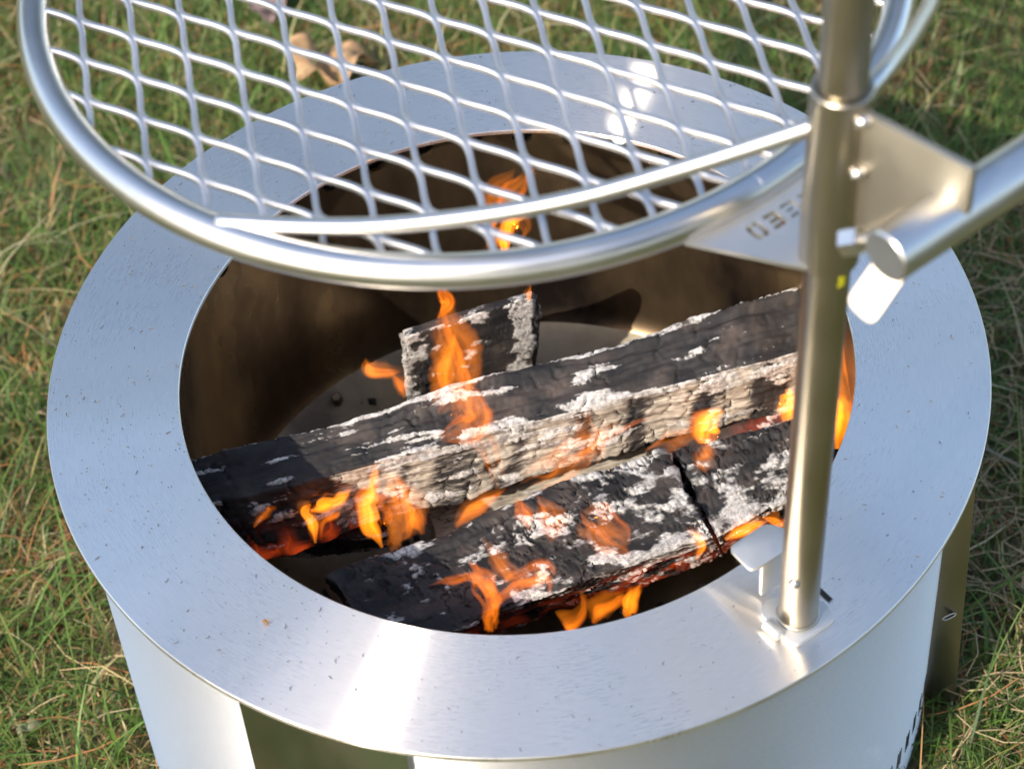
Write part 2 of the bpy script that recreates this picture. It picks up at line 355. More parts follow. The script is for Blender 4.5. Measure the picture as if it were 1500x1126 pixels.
# ------------------------------------------------------------------ fire pit
pit = thing('fire_pit', 'round brushed stainless steel fire pit standing on the grass, logs burning inside', 'fire pit')
autosmooth(link('rim', lathe([(RI, -.0035), (RI, -.0006), (RI + .0006, 0), (RO - .0006, 0), (RO, -.0006), (RO, -.0040), (RO - .003, -.0040), (RO - .003, -.0036)], 360), M_rim, pit))
BR, BX = .333, -.004
bar = autosmooth(link('barrel', lathe([(BR, -.004), (BR, GZ + .01), (BR - .004, GZ + .002), (BR - .008, GZ + .002), (BR - .008, -.006)], 300, cx=BX), M_barrel, pit))
# ventilation slots round the foot of the barrel, three to a group
slot_me = None
for gidx in range(-2, 26):
    ga = -25.5 - 3.2 * gidx
    for k in range(3):
        a = R_(ga - .55 * (k - 1)); ca, sa = math.cos(a), math.sin(a)
        if slot_me is None:
            bm = bmesh.new(); pts = []
            for q in range(13):
                an = math.pi * q / 12; pts.append((math.cos(an) * .0006, .0105 + math.sin(an) * .0011))
            for q in range(13):
                an = math.pi + math.pi * q / 12; pts.append((math.cos(an) * .0006, -.0105 + math.sin(an) * .0011))
            bm.faces.new([bm.verts.new((0, y, z)) for y, z in pts]); ex = bmesh.ops.extrude_face_region(bm, geom=list(bm.faces))
            bmesh.ops.translate(bm, verts=[v for v in ex['geom'] if isinstance(v, bmesh.types.BMVert)], vec=(.004, 0, 0))
            bmesh.ops.recalc_face_normals(bm, faces=bm.faces); slot_me = bpy.data.meshes.new('slot'); bm.to_mesh(slot_me); bm.free(); slot_me.materials.append(M_dark)
        o = bpy.data.objects.new('slot', slot_me); COL.objects.link(o); o.parent = bar
        o.matrix_world = Matrix.Translation((BX + (BR - .0036) * ca, (BR - .0036) * sa, -.3135)) @ Matrix.Rotation(a, 4, 'Z')
# flat polished panel on the front of the barrel
a0, a1 = R_(-126.6), R_(-105.0)
pA = Vector((BX + (BR + .0) * math.cos(a0), BR * math.sin(a0), 0)); pB = Vector((BX + BR * math.cos(a1), BR * math.sin(a1), 0))
nrm = Vector((math.cos((a0 + a1) / 2), math.sin((a0 + a1) / 2), 0)); off = BR * (1 - math.cos((a1 - a0) / 2)) + .0012
q0, q1 = pA + nrm * off, pB + nrm * off; i0, i1 = pA - nrm * .006, pB - nrm * .006
autosmooth(link('front_panel', prism([Vector((p.x, p.y, -.0055)) for p in (i0, q0, q1, i1)], (0, 0, -1), .34, .0006), M_panel, pit))
# inner wall with a row of burn holes under the rim
WR = .2625
def holed_band(R, z0, z1, n, hr, zc):
    V, F = [], []
    for i in range(n):
        a0 = 2 * math.pi * i / n; da = 2 * math.pi / n; b = len(V); m = 16; ring, sq = [], []
        hw = R * da / 2
        for k in range(m):
            an = 2 * math.pi * k / m; cx_, sy = math.cos(an), math.sin(an); s = max(abs(cx_), abs(sy))
            x, y = cx_ / s * hw, sy / s; z = zc + (y * (z1 - zc) if y > 0 else -y * (z0 - zc)); sq.append((x, z)); ring.append((cx_ * hr, zc + sy * hr))
        for (x, z) in sq + ring:
            aa = a0 + da / 2 + x / R; V.append((R * math.cos(aa), R * math.sin(aa), z))
        for (x, z) in ring:
            aa = a0 + da / 2 + x / R; V.append(((R + .004) * math.cos(aa), (R + .004) * math.sin(aa), z))
        for k in range(m):
            l = (k + 1) % m; F.append((b + k, b + l, b + m + l, b + m + k)); F.append((b + m + k, b + m + l, b + 2 * m + l, b + 2 * m + k))
    return pymesh('band', V, F)
iw = link('inner_wall', lathe([(WR, -.045), (WR, -.215), (WR - .012, -.228)], 200, closed=False), M_wall, pit, True)
hb = link('burn_hole_band', holed_band(WR, -.045, -.0038, 40, .0085, -.0165), M_wall, pit, False)
link('floor', lathe([(WR - .012, -.228), (.17, -.285), (.10, -.292), (.0005, -.294)], 120, closed=False), M_floor, pit, True)
zb = -.229
while zb > -.29 and math.hypot(*at(493, 580, zb)[:2]) > WR - .012 - (-.228 - zb) * (WR - .182) / .057: zb -= .0005
bp_ = at(493, 580, zb); bmx = tube([bp_ - Vector((0, 0, .008)), bp_ + Vector((.0, -.004, .004))], .0048, 6, bev=.001); link('floor_bolt', bmx, M_wall, pit)
# low inlet tabs at the front of the floor
for i in range(5):
    a = R_(-76 + i * 5.5); o = link('air_tab', prism([(.206 * math.cos(a - .03), .206 * math.sin(a - .03), -.155), (.206 * math.cos(a + .03), .206 * math.sin(a + .03), -.155), (.206 * math.cos(a + .03), .206 * math.sin(a + .03), -.262), (.206 * math.cos(a - .03), .206 * math.sin(a - .03), -.262)], (math.cos(a), math.sin(a), 0), .003), M_wall, pit)
# legs: flat folded plates; one shows at the right
def leg(rot):
    T, B = Vector((.331, -.097, -.006)), Vector((.3435, -.0915, GZ))
    Ti, Bi = Vector((.292, -.085, -.006)), Vector((.292, -.075, GZ))
    Mx = Matrix.Rotation(rot, 4, 'Z')
    o = autosmooth(link('leg', prism([Mx @ p for p in (Ti, T, B, Bi)], Mx @ Vector((.25, 1, 0)), .004, .0008), M_leg, pit))
    if rot == 0:
        c = at(1390, 913, -.242); d = Vector((1, .3, .12)).normalized(); u = Vector((0, 0, 1))
        pts = [c + d * math.cos(k * math.pi / 10) * .0062 + u * math.sin(k * math.pi / 10) * .0026 for k in range(20)]
        ctr = sum((p for p in pts), Vector()) / 20; nn = Vector((.25, 1, 0)).normalized()
        f = (T.lerp(B, .5) - ctr).dot(nn); pts = [p + nn * (f - .0012) for p in pts]
        link('slot_collar', tube(pts, .0006, 8, closed=True), M_plate, o, True)
        link('leg_slot', prism(pts, nn, .0012), M_dark, o)
for r_ in (0, R_(100), R_(165)): leg(r_)

# ------------------------------------------------------------------ post
PB = at(1168, 905, 0); TILT = Vector((.0150, 0.0, 1)).normalized()
def ax(z): return Vector((PB.x, PB.y, 0)) + TILT * (z / TILT.z)
post = thing('grill_post', 'upright round steel post clamped to the right front of the fire pit rim', 'post')
autosmooth(link('post', tube([ax(.004), ax(.1), ax(.3), ax(.72)], .0135, 40, bev=.0008), M_post, post))
link('weld_bead', tube([ax(.0058) + Vector((math.cos(a) * .0136, math.sin(a) * .0136, 0)) for a in np.linspace(0, 2 * math.pi, 40, endpoint=False)], .0012, 8, closed=True), M_leg, post, True)
foot = rounded([at(1112, 896, .004), at(1145, 931, .004), at(1166.5, 946, .004), at(1226, 904, .004), at(1207, 878, .004), at(1125, 874, .004)], .005)
foot = [Vector((p.x, p.y, .0005)) for p in foot]
autosmooth(link('base_plate', prism(foot, (0, 0, 1), .0035, .0005), M_plate, post))
tz = .036
e0, e1 = at(1117, 831, tz), at(1152, 808, tz)
inn = [at(1100, 839, tz), at(1066, 806, tz), at(1122, 769, tz), at(1165, 782, tz)]
autosmooth(link('hook_tab', prism(rounded([e0] + inn + [e1], .006), (0, 0, 1), .003, .0004), M_plate, post))
dn = (e0 - e1).cross(Vector((0, 0, 1))).normalized()
autosmooth(link('hook_riser', prism([Vector((p.x, p.y, z)) for p, z in ((e0, .0042), (e1, .0042), (e1, tz + .0015), (e0, tz + .0015))], dn, .003, .0004), M_plate, post))
c0, c1 = at(1121, 912, .006), at(1143, 932, .006)
autosmooth(link('clamp_lip', tube([c0, c0.lerp(c1, .5), c1], .0042, 14, bev=.001), M_plate, post))
rv = ax(.055); d = (Vector(CAM) - rv); d.z = 0; d.normalize(); d = (Matrix.Rotation(R_(-18), 3, 'Z') @ d)
link('spring_button', tube([rv + d * .012, rv + d * .0145, rv + d * .016, rv + d * .0166], [.0040, .0038, .0026, .0008], 16), M_tube, post, True)
s0, s1 = at(1199, 862, .0007), at(1217, 879, .0007); sd_ = (s1 - s0).normalized(); sn = Vector((-sd_.y, sd_.x, 0)) * .0016
link('rim_slot', prism([s0 - sn, s1 - sn, s1 + sn, s0 + sn], (0, 0, 1), .0006), M_dark, pit)

# ------------------------------------------------------------------ grate
gr = thing('swing_grate', 'round steel grill grate of expanded metal, swung out above the fire on the post', 'grill grate')
GC, GR, GH = Vector((-.0123, .025, 0)), .2777, .354
circ = lambda r, z, n, c=GC: [Vector((c.x + r * math.cos(2 * math.pi * i / n), c.y + r * math.sin(2 * math.pi * i / n), z)) for i in range(n)]
link('ring', tube(circ(GR, GH, 220), .0106, 28, closed=True), M_tube, gr, True)
# the ring's butt joint
ja = math.atan2(*(lambda v: (v.y - GC.y, v.x - GC.x))(at(1105, 275, GH)))
link('ring_joint', tube([Vector((GC.x + GR * math.cos(ja + s), GC.y + GR * math.sin(ja + s), GH)) for s in (-.0022, 0, .0022)], [.0104, .01085, .0104], 28), M_tube, gr, True)
# sleeve
SZ0, SZ1 = .346, .474
sl = [ax(SZ0), ax(SZ1)]
def ring_tube(a, b, ro, ri, seg=48, bev=.0008):
    zax = (b - a).normalized(); X = zax.orthogonal().normalized(); Y = zax.cross(X); V, F = [], []
    L = (b - a).length
    prof = [(ri, 0), (ro - bev, 0), (ro, bev), (ro, L - bev), (ro - bev, L), (ri, L)]; m = len(prof)
    for i in range(seg):
        t_ = 2 * math.pi * i / seg
        for r, z in prof: V.append(a + zax * z + (X * math.cos(t_) + Y * math.sin(t_)) * r)
    for i in range(seg):
        j = (i + 1) % seg
        for k in range(m): F.append((i * m + k, j * m + k, j * m + (k + 1) % m, i * m + (k + 1) % m))
    return recalc(pymesh('sleeve', V, F))
autosmooth(link('sleeve', ring_tube(sl[0], sl[1], .0172, .0142), M_post, gr))
# bracing arms: from the ring up to the sleeve's top, mirrored about the line centre - post
pa = ax(.44); axis = (Vector((pa.x, pa.y, 0)) - Vector((GC.x, GC.y, 0))).normalized(); perp = Vector((-axis.y, axis.x, 0))
def mirror(p):
    d = Vector((p.x - GC.x, p.y - GC.y, 0)); s = d.dot(perp); return p - perp * (2 * s)
arm_px = [(318, 325, GH + .008), (440, 331, GH + .012), (560, 330, GH + .020), (700, 316, GH + .032), (850, 289, GH + .048), (1000, 247, GH + .066), (1120, 209, GH + .081), (1207, 180, GH + .0925)]
armL = catmull([at(*q) for q in arm_px], 10)
link('arm', tube(armL, .0052, 16, bev=.0006), M_tube, gr, True)
arm_px = [(1252, 152, GH + .098), (1290, 112, GH + .096), (1316, 82, GH + .088), (1345, 40, GH + .074), (1366, -2, GH + .060), (1374, -60, GH + .045), (1362, -120, GH + .030), (1325, -185, GH + .018), (1262, -222, GH + .009)]
link('arm', tube(catmull([at(*q) for q in arm_px], 10), .0052, 16, bev=.0006), M_tube, gr, True)
# expanded metal: strips that zigzag and touch at the bonds
A2, B2 = np.array([.0340, -.0200]), np.array([.0046, -.0384]); Md = (A2 + B2) / np.linalg.norm(A2 + B2); Mp = np.array([-Md[1], Md[0]])
if Mp[1] < 0: Mp = -Mp
org = np.array(at(335 * .3551, 100 * .3551, GH + .002))[:2]; cc = np.array([GC.x, GC.y]); SW, SH = .0019, .0020
V, F = [], []
def strand(P0, P1, d0, d1, kk):
    p = [P0, P0 + Md * kk, P1 - Md * kk, P1]; n = 10; pts = []
    for i in range(n + 1):
        t_ = i / n; pts.append((1 - t_) ** 3 * p[0] + 3 * t_ * (1 - t_) ** 2 * p[1] + 3 * t_ * t_ * (1 - t_) * p[2] + t_ ** 3 * p[3])
    pts = np.array(pts); keep = np.linalg.norm(pts - cc, axis=1) < GR - .002
    i = 0
    while i <= n:
        if not keep[i]: i += 1; continue
        j = i
        while j + 1 <= n and keep[j + 1]: j += 1
        if j > i:
            b0 = len(V)
            for k in range(i, j + 1):
                tg = pts[min(k + 1, n)] - pts[max(k - 1, 0)]; tg = tg / np.linalg.norm(tg); nn = np.array([-tg[1], tg[0]])
                zt = GH + .003 + .0012 * math.sin(math.pi * k / n) * d0
                ch = .0005
                for sx, sz in ((-SW, -SH + ch), (-SW, SH - ch), (-SW + ch, SH), (SW - ch, SH), (SW, SH - ch), (SW, -SH + ch), (SW - ch, -SH), (-SW + ch, -SH)):
                    V.append((pts[k][0] + nn[0] * sx, pts[k][1] + nn[1] * sx, zt + sz))
            for k in range(j - i):
                for e in range(8): F.append((b0 + k * 8 + e, b0 + k * 8 + (e + 1) % 8, b0 + (k + 1) * 8 + (e + 1) % 8, b0 + (k + 1) * 8 + e))
            F.append(tuple(b0 + e for e in range(8))); F.append(tuple(b0 + (j - i) * 8 + e for e in range(8))[::-1])
        i = j + 1
for i in range(-26, 30):
    for j in range(-26, 30):
        P = org + A2 * i + B2 * j
        if np.linalg.norm(P - cc) > GR + .06: continue
        o_ = Mp * SW * .82
        strand(P + o_, P + A2 - o_, 1, 0, .0092)
        strand(P - o_, P + B2 + o_, -1, 0, .0092)
autosmooth(link('mesh_panel', recalc(pymesh('mesh', V, F)), M_mesh, gr), 50)
# logo plate between ring and sleeve, its letters cut through
LZ = GH - .006
def to2(p): d = Vector((p.x - GC.x, p.y - GC.y, 0)); return (d.dot(perp), d.dot(axis))
cl = at(1003, 357, LZ); s_, t_ = to2(cl); s_ = abs(s_)
ps, pt = to2(ax(LZ)); edge = [(-s_, t_), (-s_ * .9, t_ - .012), (s_ * .9, t_ - .012), (s_, t_), (.0165, pt + .004), (-.0165, pt + .004)]
O2 = to2(at(1110, 340, LZ)); sgn = 1 if O2[0] > 0 else -1
LW, LHt, GAP = .0098, .0128, .0036
def letters(ch):
    w_, h_, k = LW, LHt, .0029
    if ch == 'E': return [[(0, 0), (w_, 0), (w_, k), (k, k), (k, (h_ - k) / 2), (w_ * .9, (h_ - k) / 2), (w_ * .9, (h_ + k) / 2), (k, (h_ + k) / 2), (k, h_ - k), (w_, h_ - k), (w_, h_), (0, h_)]]
    if ch == 'O': return [[(w_ * .46, 0), (w_ * .46, k), (k, k), (k, h_ - k), (w_ * .46, h_ - k), (w_ * .46, h_), (k * .6, h_), (0, h_ - k * .6), (0, k * .6), (k * .6, 0)],
                          [(w_ * .56, 0), (w_ - k * .6, 0), (w_, k * .6), (w_, h_ - k * .6), (w_ - k * .6, h_), (w_ * .56, h_), (w_ * .56, h_ - k), (w_ - k, h_ - k), (w_ - k, k), (w_ * .56, k)]]
    if ch == 'R': return [[(0, 0), (k, 0), (k, h_), (0, h_)], [(k * 1.5, h_), (w_, h_), (w_, h_ * .45), (w_ * .78, h_ * .42), (w_, 0), (w_ - k, 0), (w_ * .5, h_ * .42), (k * 1.5, h_ * .42), (k * 1.5, h_ * .42 + k), (w_ - k, h_ * .42 + k), (w_ - k, h_ - k), (k * 1.5, h_ - k)]]
    return [[(0, 0), (k, 0), (k, h_), (0, h_)], [(k * 1.5, h_), (w_, h_), (w_, 0), (k * 1.5, 0), (k * 1.5, k), (w_ - k, k), (w_ - k, (h_ - k) / 2), (k * 1.5, (h_ - k) / 2), (k * 1.5, (h_ + k) / 2), (w_ - k, (h_ + k) / 2), (w_ - k, h_ - k), (k * 1.5, h_ - k)]]
cu = bpy.data.curves.new('logo', 'CURVE'); cu.dimensions = '2D'; cu.fill_mode = 'BOTH'; cu.extrude = .0014
def spl(pts):
    s = cu.splines.new('POLY'); s.points.add(len(pts) - 1)
    for q, (a, b) in zip(s.points, pts): q.co = (a, b, 0, 1)
    s.use_cyclic_u = True
spl(edge)
# the word runs from beyond the post towards the lower left; seen from above its tops point away from the grate's centre
x_end = abs(O2[0]) + LW / 2
for i, ch in enumerate('BREEO'):
    x0 = x_end - LW - (4 - i) * (LW + GAP)
    for poly in letters(ch):
        spl([(sgn * (x0 + a), O2[1] - LHt / 2 + b_) for a, b_ in poly])
co = bpy.data.objects.new('logo', cu); COL.objects.link(co)
co.matrix_world = Matrix(((perp.x, axis.x, 0, GC.x), (perp.y, axis.y, 0, GC.y), (0, 0, 1, LZ), (0, 0, 0, 1)))
bpy.context.view_layer.update()
me = bpy.data.meshes.new_from_object(co.evaluated_get(bpy.context.evaluated_depsgraph_get())); me.transform(co.matrix_world); bpy.data.objects.remove(co)
me.materials.clear(); link('logo_plate', me, M_plate, gr)
# gusset, handle, lever
g0, g1 = at(1275, 160, .466), at(1428, 247, .466); gd = (g1 - g0); gd.z = 0; gd.normalize(); gn = Vector((-gd.y, gd.x, 0))
s0 = ax(.466) + gd * .016; gp = [s0, Vector((g1.x, g1.y, .466)), Vector((g1.x, g1.y, .428)), s0 + gd * .028 + Vector((0, 0, -.062)), s0 + gd * .006 + Vector((0, 0, -.085)), s0 + Vector((0, 0, -.085))]
autosmooth(link('gusset', prism([p - gn * .0025 for p in gp], gn, .005, .0006), M_gusset, gr))
for zz in (.462, .425):
    c = ax(zz) + gd * .0175 - gn * .004
    link('weld', tube([c - gn * .004 - gd * .001, c - gd * .0, c + gn * .003 + gd * .004], [.0022, .0042, .0030], 10), M_tube, gr, True)
h0, h1 = at(1296, 377, .425), at(1500, 243, .425); hd = (h1 - h0).normalized()
autosmooth(link('handle', tube([h0, h0 + hd * .08, h0 + hd * .24], .0152, 36, bev=.0012), M_tube, gr))
wz = at(1392, 265, .445); link('weld', tube([wz - hd * .004, wz, wz + hd * .004], [.002, .0035, .002], 8), M_tube, gr, True)
bb0, bb1 = at(1232, 356, .402), at(1284, 348, .412); 
autosmooth(link('pivot_bolt', tube([bb0, bb0.lerp(bb1, .5), bb1], .0042, 14, bev=.0006), M_leg, gr))
bx = (bb1 - bb0).normalized(); autosmooth(link('pivot_nut', tube([bb0 + bx * .001, bb0 + bx * .0125], .0085, 6, bev=.001), M_tube, gr))
lv = rounded([at(1236, 442, .372), at(1277, 480, .366), at(1332, 400, .392), at(1290, 366, .398)], .007)
lvn = (lv[8] - lv[0]).cross(lv[16] - lv[0]).normalized()
if lvn.z < 0: lvn = -lvn
autosmooth(link('lever', prism(lv, -lvn, .003, .0005), M_lever, gr))
yt = ax(.341); yd = (Matrix.Rotation(R_(38), 3, 'Z') @ d.normalized())
def wrap(z0, z1, a0, a1, r):
    V, F = [], []; n = 8
    base = math.atan2(d.y, d.x)
    for i in range(n + 1):
        a = base + R_(a0 + (a1 - a0) * i / n)
        for z, rr_ in ((z0 + .0012 * math.sin(i * 2.1), r), (z1 + .001 * math.sin(i * 3.3), r), (z1, r - .001), (z0, r - .001)):
            c = ax(z); V.append((c.x + rr_ * math.cos(a), c.y + rr_ * math.sin(a), z))
    for i in range(n):
        for k in range(4): F.append((i * 4 + k, i * 4 + (k + 1) % 4, i * 4 + 4 + (k + 1) % 4, i * 4 + 4 + k))
    return recalc(pymesh('tape', V, F))
link('tape_scrap', wrap(.334, .3415, 46, 66, .0142), M_paint, post)

# ------------------------------------------------------------------ logs
def make_log(name, label, left, right, NL, NV, seed, ashf, woodf=None, round_=3, rough=1.0, bow=0.0, cells=(.020, .015), checks=None, flake=(26, 90), soft=2.2, crackd=.0036, emberf=None, group='burning split logs'):
    """left/right: matching corner points of the two ends; lofted, rounded, cracked and flaked"""
    Lc = np.array([tuple(p) for p in left]); Rc = np.array([tuple(p) for p in right]); k = len(Lc)
    per = np.linalg.norm(np.roll(Lc, -1, 0) - Lc, axis=1) + np.linalg.norm(np.roll(Rc, -1, 0) - Rc, axis=1)
    cum = np.concatenate([[0], np.cumsum(per)]); tot = cum[-1]
    vv = np.arange(NV) / NV * tot; fi = np.clip(np.searchsorted(cum, vv, side='right') - 1, 0, k - 1); fr = (vv - cum[fi]) / per[fi]
    def sec(C):
        P = C[fi] * (1 - fr)[:, None] + C[(fi + 1) % k] * fr[:, None]
        for _ in range(round_): P = (np.roll(P, 1, 0) + P * 2 + np.roll(P, -1, 0)) / 4
        return P
    SL, SR = sec(Lc), sec(Rc); CL, CRt = SL.mean(0), SR.mean(0); axis_ = (CRt - CL); LEN = np.linalg.norm(axis_); axis_ /= LEN
    CAP = 9; rows = []
    us = [(0, s) for s in np.linspace(.06, .97, CAP)] + [(u, 1) for u in np.linspace(0, 1, NL)] + [(1, s) for s in np.linspace(.97, .06, CAP)]
    perim = tot / 2
    V = []; ash = []; wood = []; crk = []; lco = []; emb = []
    sd_ = seed * 17.3
    # cell centres of the alligator cracks
    for (u, s) in us:
        S = SL * (1 - u) + SR * u; C = S.mean(0); S = C + (S - C) * s
        dirs = S - C; dl = np.linalg.norm(dirs, axis=1); dirs = dirs / dl[:, None]
        for v in range(NV):
            x = u * LEN; yy = vv[v] / 2
            cx_, sx_ = math.cos(2 * math.pi * v / NV), math.sin(2 * math.pi * v / NV); rr_ = perim / (2 * math.pi)
            q = Vector((x + sd_, cx_ * rr_ * s, sx_ * rr_ * s))
            big = noise.noise(q * 11) * .008 + noise.noise(q * 38 + Vector((3, 1, 7))) * .0028
            f_ = int(fi[v]); t_ = float(fr[v])
            wv = .5 + .5 * noise.noise(q * 22 + Vector((9, 9, 1)))
            if checks and f_ in checks and s == 1:
                # deep checks across the grain, broken and uneven, over long grain lines
                cxn = q.x / .0135 + .9 * noise.noise(q * 45) + .35 * noise.noise(q * 140); k_ = abs(cxn - round(cxn)); on = noise.noise(Vector((round(cxn) * 3.1, q.y * 40, q.z * 40)))
                c = max(0, 1 - k_ / .12) * min(1, max(0, (.55 if f_ == 1 else .05) + 1.6 * on))
                cyn = yy / .0095 + .5 * noise.noise(q * 30) ; k2 = abs(cyn - round(cyn)); c = max(c, .75 * max(0, 1 - k2 / .07) * min(1, max(0, .15 + 1.8 * noise.noise(q * 35 + Vector((2, 8, 5))))))
            else:
                qc = Vector((q.x / cells[0], q.y / cells[1], q.z / cells[1])) + .55 * noise.noise_vector(q * 70) + .25 * noise.noise_vector(q * 210)
                dd, _ = noise.voronoi(qc); e = dd[1] - dd[0]
                c = max(0, 1 - e / (.05 + .09 * wv)) * min(1, max(0, wv * 2.3 - .45))
            ql = Vector((q.x * 22, q.y * 150, q.z * 150)); gr_ = noise.fractal(ql, .9, 2.0, 4)
            fine = noise.fractal(q * 230, .7, 2.1, 3)
            # flakes: thin lifted scales of ash, long with the grain
            fl = noise.noise(Vector((q.x * flake[0], q.y * flake[1], q.z * flake[1])) + Vector((sd_, 4, 2))) + .55 * noise.noise(Vector((q.x * flake[0] * 3, q.y * flake[1] * 3, q.z * flake[1] * 3))) + .25 * noise.noise(q * 420)
            bias = ashf(u, f_, t_, q); a_ = min(1, max(0, .5 + (fl + bias) * soft))
            w_ = woodf(u, f_, t_, q) if woodf else 0.0
            st = min(1, max(0, (a_ - .45) / .25)); st = st * st * (3 - 2 * st)
            lay = noise.noise(Vector((q.x * 16, q.y * 60, q.z * 60)) + Vector((7, 7, 7))); lay = math.floor(lay * 4) / 4
            h_ = big + rough * (gr_ * .0024 + fine * .0006 + lay * .0015) - c * crackd * rough + st * .0009
            if s == 1:
                p = S[v] + dirs[v] * h_
            else:
                p = S[v] + axis_ * (1 if u else -1) * (h_ * 1.0 + (1 - s) * .001 + .006 * noise.noise(q * 30)) + dirs[v] * h_ * s
            p[2] += bow * math.sin(math.pi * u)
            V.append(p); ash.append(a_); wood.append(w_); crk.append(c); emb.append(min(1, max(0, (emberf(u, f_, t_, q) if emberf else 0) * (.35 + 1.3 * noise.noise(q * 55) + .8 * c)))); lco.append((q.x, q.y, q.z))
    V = np.array(V); nr = len(us); F = []
    for i in range(nr - 1):
        for v in range(NV):
            l = (v + 1) % NV; F.append((i * NV + v, i * NV + l, (i + 1) * NV + l, (i + 1) * NV + v))
    F.append(tuple(range(NV))[::-1]); F.append(tuple((nr - 1) * NV + v for v in range(NV)))
    me = recalc(pymesh(name, V, F))
    for nm, dat in (('ash', ash), ('wood', wood), ('crack', crk), ('ember', emb)):
        at_ = me.attributes.new(nm, 'FLOAT', 'POINT'); at_.data.foreach_set('value', np.array(dat, np.float32))
    at_ = me.attributes.new('logco', 'FLOAT_VECTOR', 'POINT'); at_.data.foreach_set('vector', np.array(lco, np.float32).reshape(-1))
    o = link(name, me, M_wood, None, True); tag(o, label, 'log', group); return o
bump_ = lambda x, c, wd: math.exp(-((x - c) / wd) ** 2)
# log across the top: dark upper face, pale grey checked front face
LA = [at(282, 678, -.085), at(312, 740, -.098), at(345, 832, -.165), at(330, 742, -.185)]
RA = [at(1180, 415, -.078), at(1182, 511, -.090), at(1180, 590, -.150), at(1180, 500, -.175)]
def ash_A(u, f, t, q):
    if f == 0: return -.62 + .80 * bump_(t, 1.0, .24) * (.35 + .75 * bump_(u, .40, .20)) + .62 * bump_(t, .0, .09) + .22 * bump_(u, .36, .16) + .25 * bump_(u, .06, .1)
    if f == 1: return (-.45 if u < .20 else -.30 + .55 * bump_(t, 0, .22)) + .45 * noise.noise(Vector((u * 24 + t, t * 1.3, 5)))
    if f == 3: return -.5 + .8 * bump_(t, 1, .12)
    return -.5
def wood_A(u, f, t, q):
    if f == 1 and u > .18:  # left end stays dark: the rim's shade is put into the colour
        band = math.sin(u * 58 + t * 2.2 + 2.5 * noise.noise(q * 26))
        return .66 + .40 * band * (.35 + .6 * u) - 1.1 * max(0, u - .78) - 2.5 * max(0, .27 - u)
    return 0.0
make_log('firewood_log', 'long charred log on top, pale grey front face, right end behind the post', LA, RA, 300, 190, 1, ash_A, wood_A, 2, 1.0, 0.0, (.05, .022), (0, 1), (20, 95), 2.0, .0046, lambda u, f, t, q: (bump_(t, 1, .3) * (f == 1) + (f == 2)) * bump_(u, .12, .12))
# front log, broad black face crusted with ash
LB = [at(484, 842, -.115), at(560, 960, -.100), at(590, 990, -.190), at(520, 870, -.230)]
RB = [at(965, 658, -.110), at(1045, 788, -.098), at(1060, 815, -.180), at(990, 690, -.230)]
def ash_B(u, f, t, q):
    a = -.47 + .48 * bump_(u, 1.0, .33) - .22 * bump_(u, .0, .22) + .45 * noise.noise(q * 18)
    if f == 0: return a + .50 * bump_(t, 0, .07) + .40 * bump_(t, .97, .09) * (u > .4)
    if f == 1: return a + .3 * bump_(t, 0, .2)
    return a - .1
make_log('firewood_log', 'thick split log at the front of the pile, black face crusted with grey ash', LB, RB, 230, 200, 2, ash_B, None, 3, 1.15, .004, (.024, .017), None, (48, 66), 1.05, .0046, lambda u, f, t, q: (f == 1) * bump_(t, .6, .3) * (.15 + bump_(u, .78, .15)))
# its broken-off right piece
LC = [at(985, 655, -.118), at(1052, 790, -.106), at(1062, 815, -.175), at(1000, 680, -.220)]
RC = [at(1208, 610, -.118), at(1218, 712, -.112), at(1218, 745, -.175), at(1212, 640, -.220)]
make_log('firewood_log', 'short ashy log piece right of the front log, half hidden by the post', LC, RC, 110, 150, 3, lambda u, f, t, q: -.26 + .5 * noise.noise(q * 24) + .34 * bump_(u, .2, .3) + .25 * bump_(t, 1, .2) - (.30 if t < .35 and f == 0 else 0), None, 3, 1.2, .003, (.020, .015), None, (44, 60), 1.05, .0046, lambda u, f, t, q: (f == 1) * bump_(t, .6, .3))
# upright wedge behind
LD = [at(597, 492, -.070), at(597, 600, -.190), at(585, 560, -.200)]
RD = [at(778, 438, -.064), at(781, 575, -.190), at(786, 520, -.200)]
LD[2] = LD[1] + Vector((0.0, .085, 0)); RD[2] = RD[1] + Vector((.012, .085, 0))
LD.insert(3, LD[0] + Vector((0, .012, -.004))); RD.insert(3, RD[0] + Vector((.002, .014, -.006)))
def ash_D(u, f, t, q): return -.50 + .85 * bump_(u, .90, .10) + .75 * bump_(u, 0, .07) + .4 * bump_(t, 0, .12) * (f == 0)
make_log('firewood_log', 'short upright black wedge of wood behind the top log, white ash down its right edge', LD, RD, 110, 170, 4, ash_D, None, 2, .5, 0, (.05, .045), None, (40, 50), 1.6, .0035)
# under the top log
LE = [at(620, 735, -.215), at(640, 790, -.215), at(645, 800, -.265), at(625, 745, -.265)]
RE = [at(985, 640, -.20), at(1000, 700, -.20), at(1010, 720, -.26), at(990, 650, -.26)]
make_log('firewood_log', 'pale unburnt yellow wood showing between the top log and the front log', LE, RE, 110, 90, 5, lambda u, f, t, q: -.55, lambda u, f, t, q: .95, 3, .5, 0, (.08, .05))
LF = [at(338, 742, -.175), at(360, 795, -.175), at(365, 815, -.225), at(345, 760, -.225)]
RF = [at(560, 735, -.190), at(570, 785, -.190), at(575, 800, -.240), at(562, 755, -.240)]
make_log('firewood_log', 'low grey charred log under the left end of the top log', LF, RF, 90, 90, 6, lambda u, f, t, q: -.18, lambda u, f, t, q: .3, 3, 1.0, 0, (.02, .02))
LG = [at(930, 628, -.165), at(960, 680, -.165), at(965, 700, -.240), at(935, 640, -.240)]
RG = [at(1225, 560, -.150), at(1235, 630, -.150), at(1238, 650, -.240), at(1228, 570, -.240)]
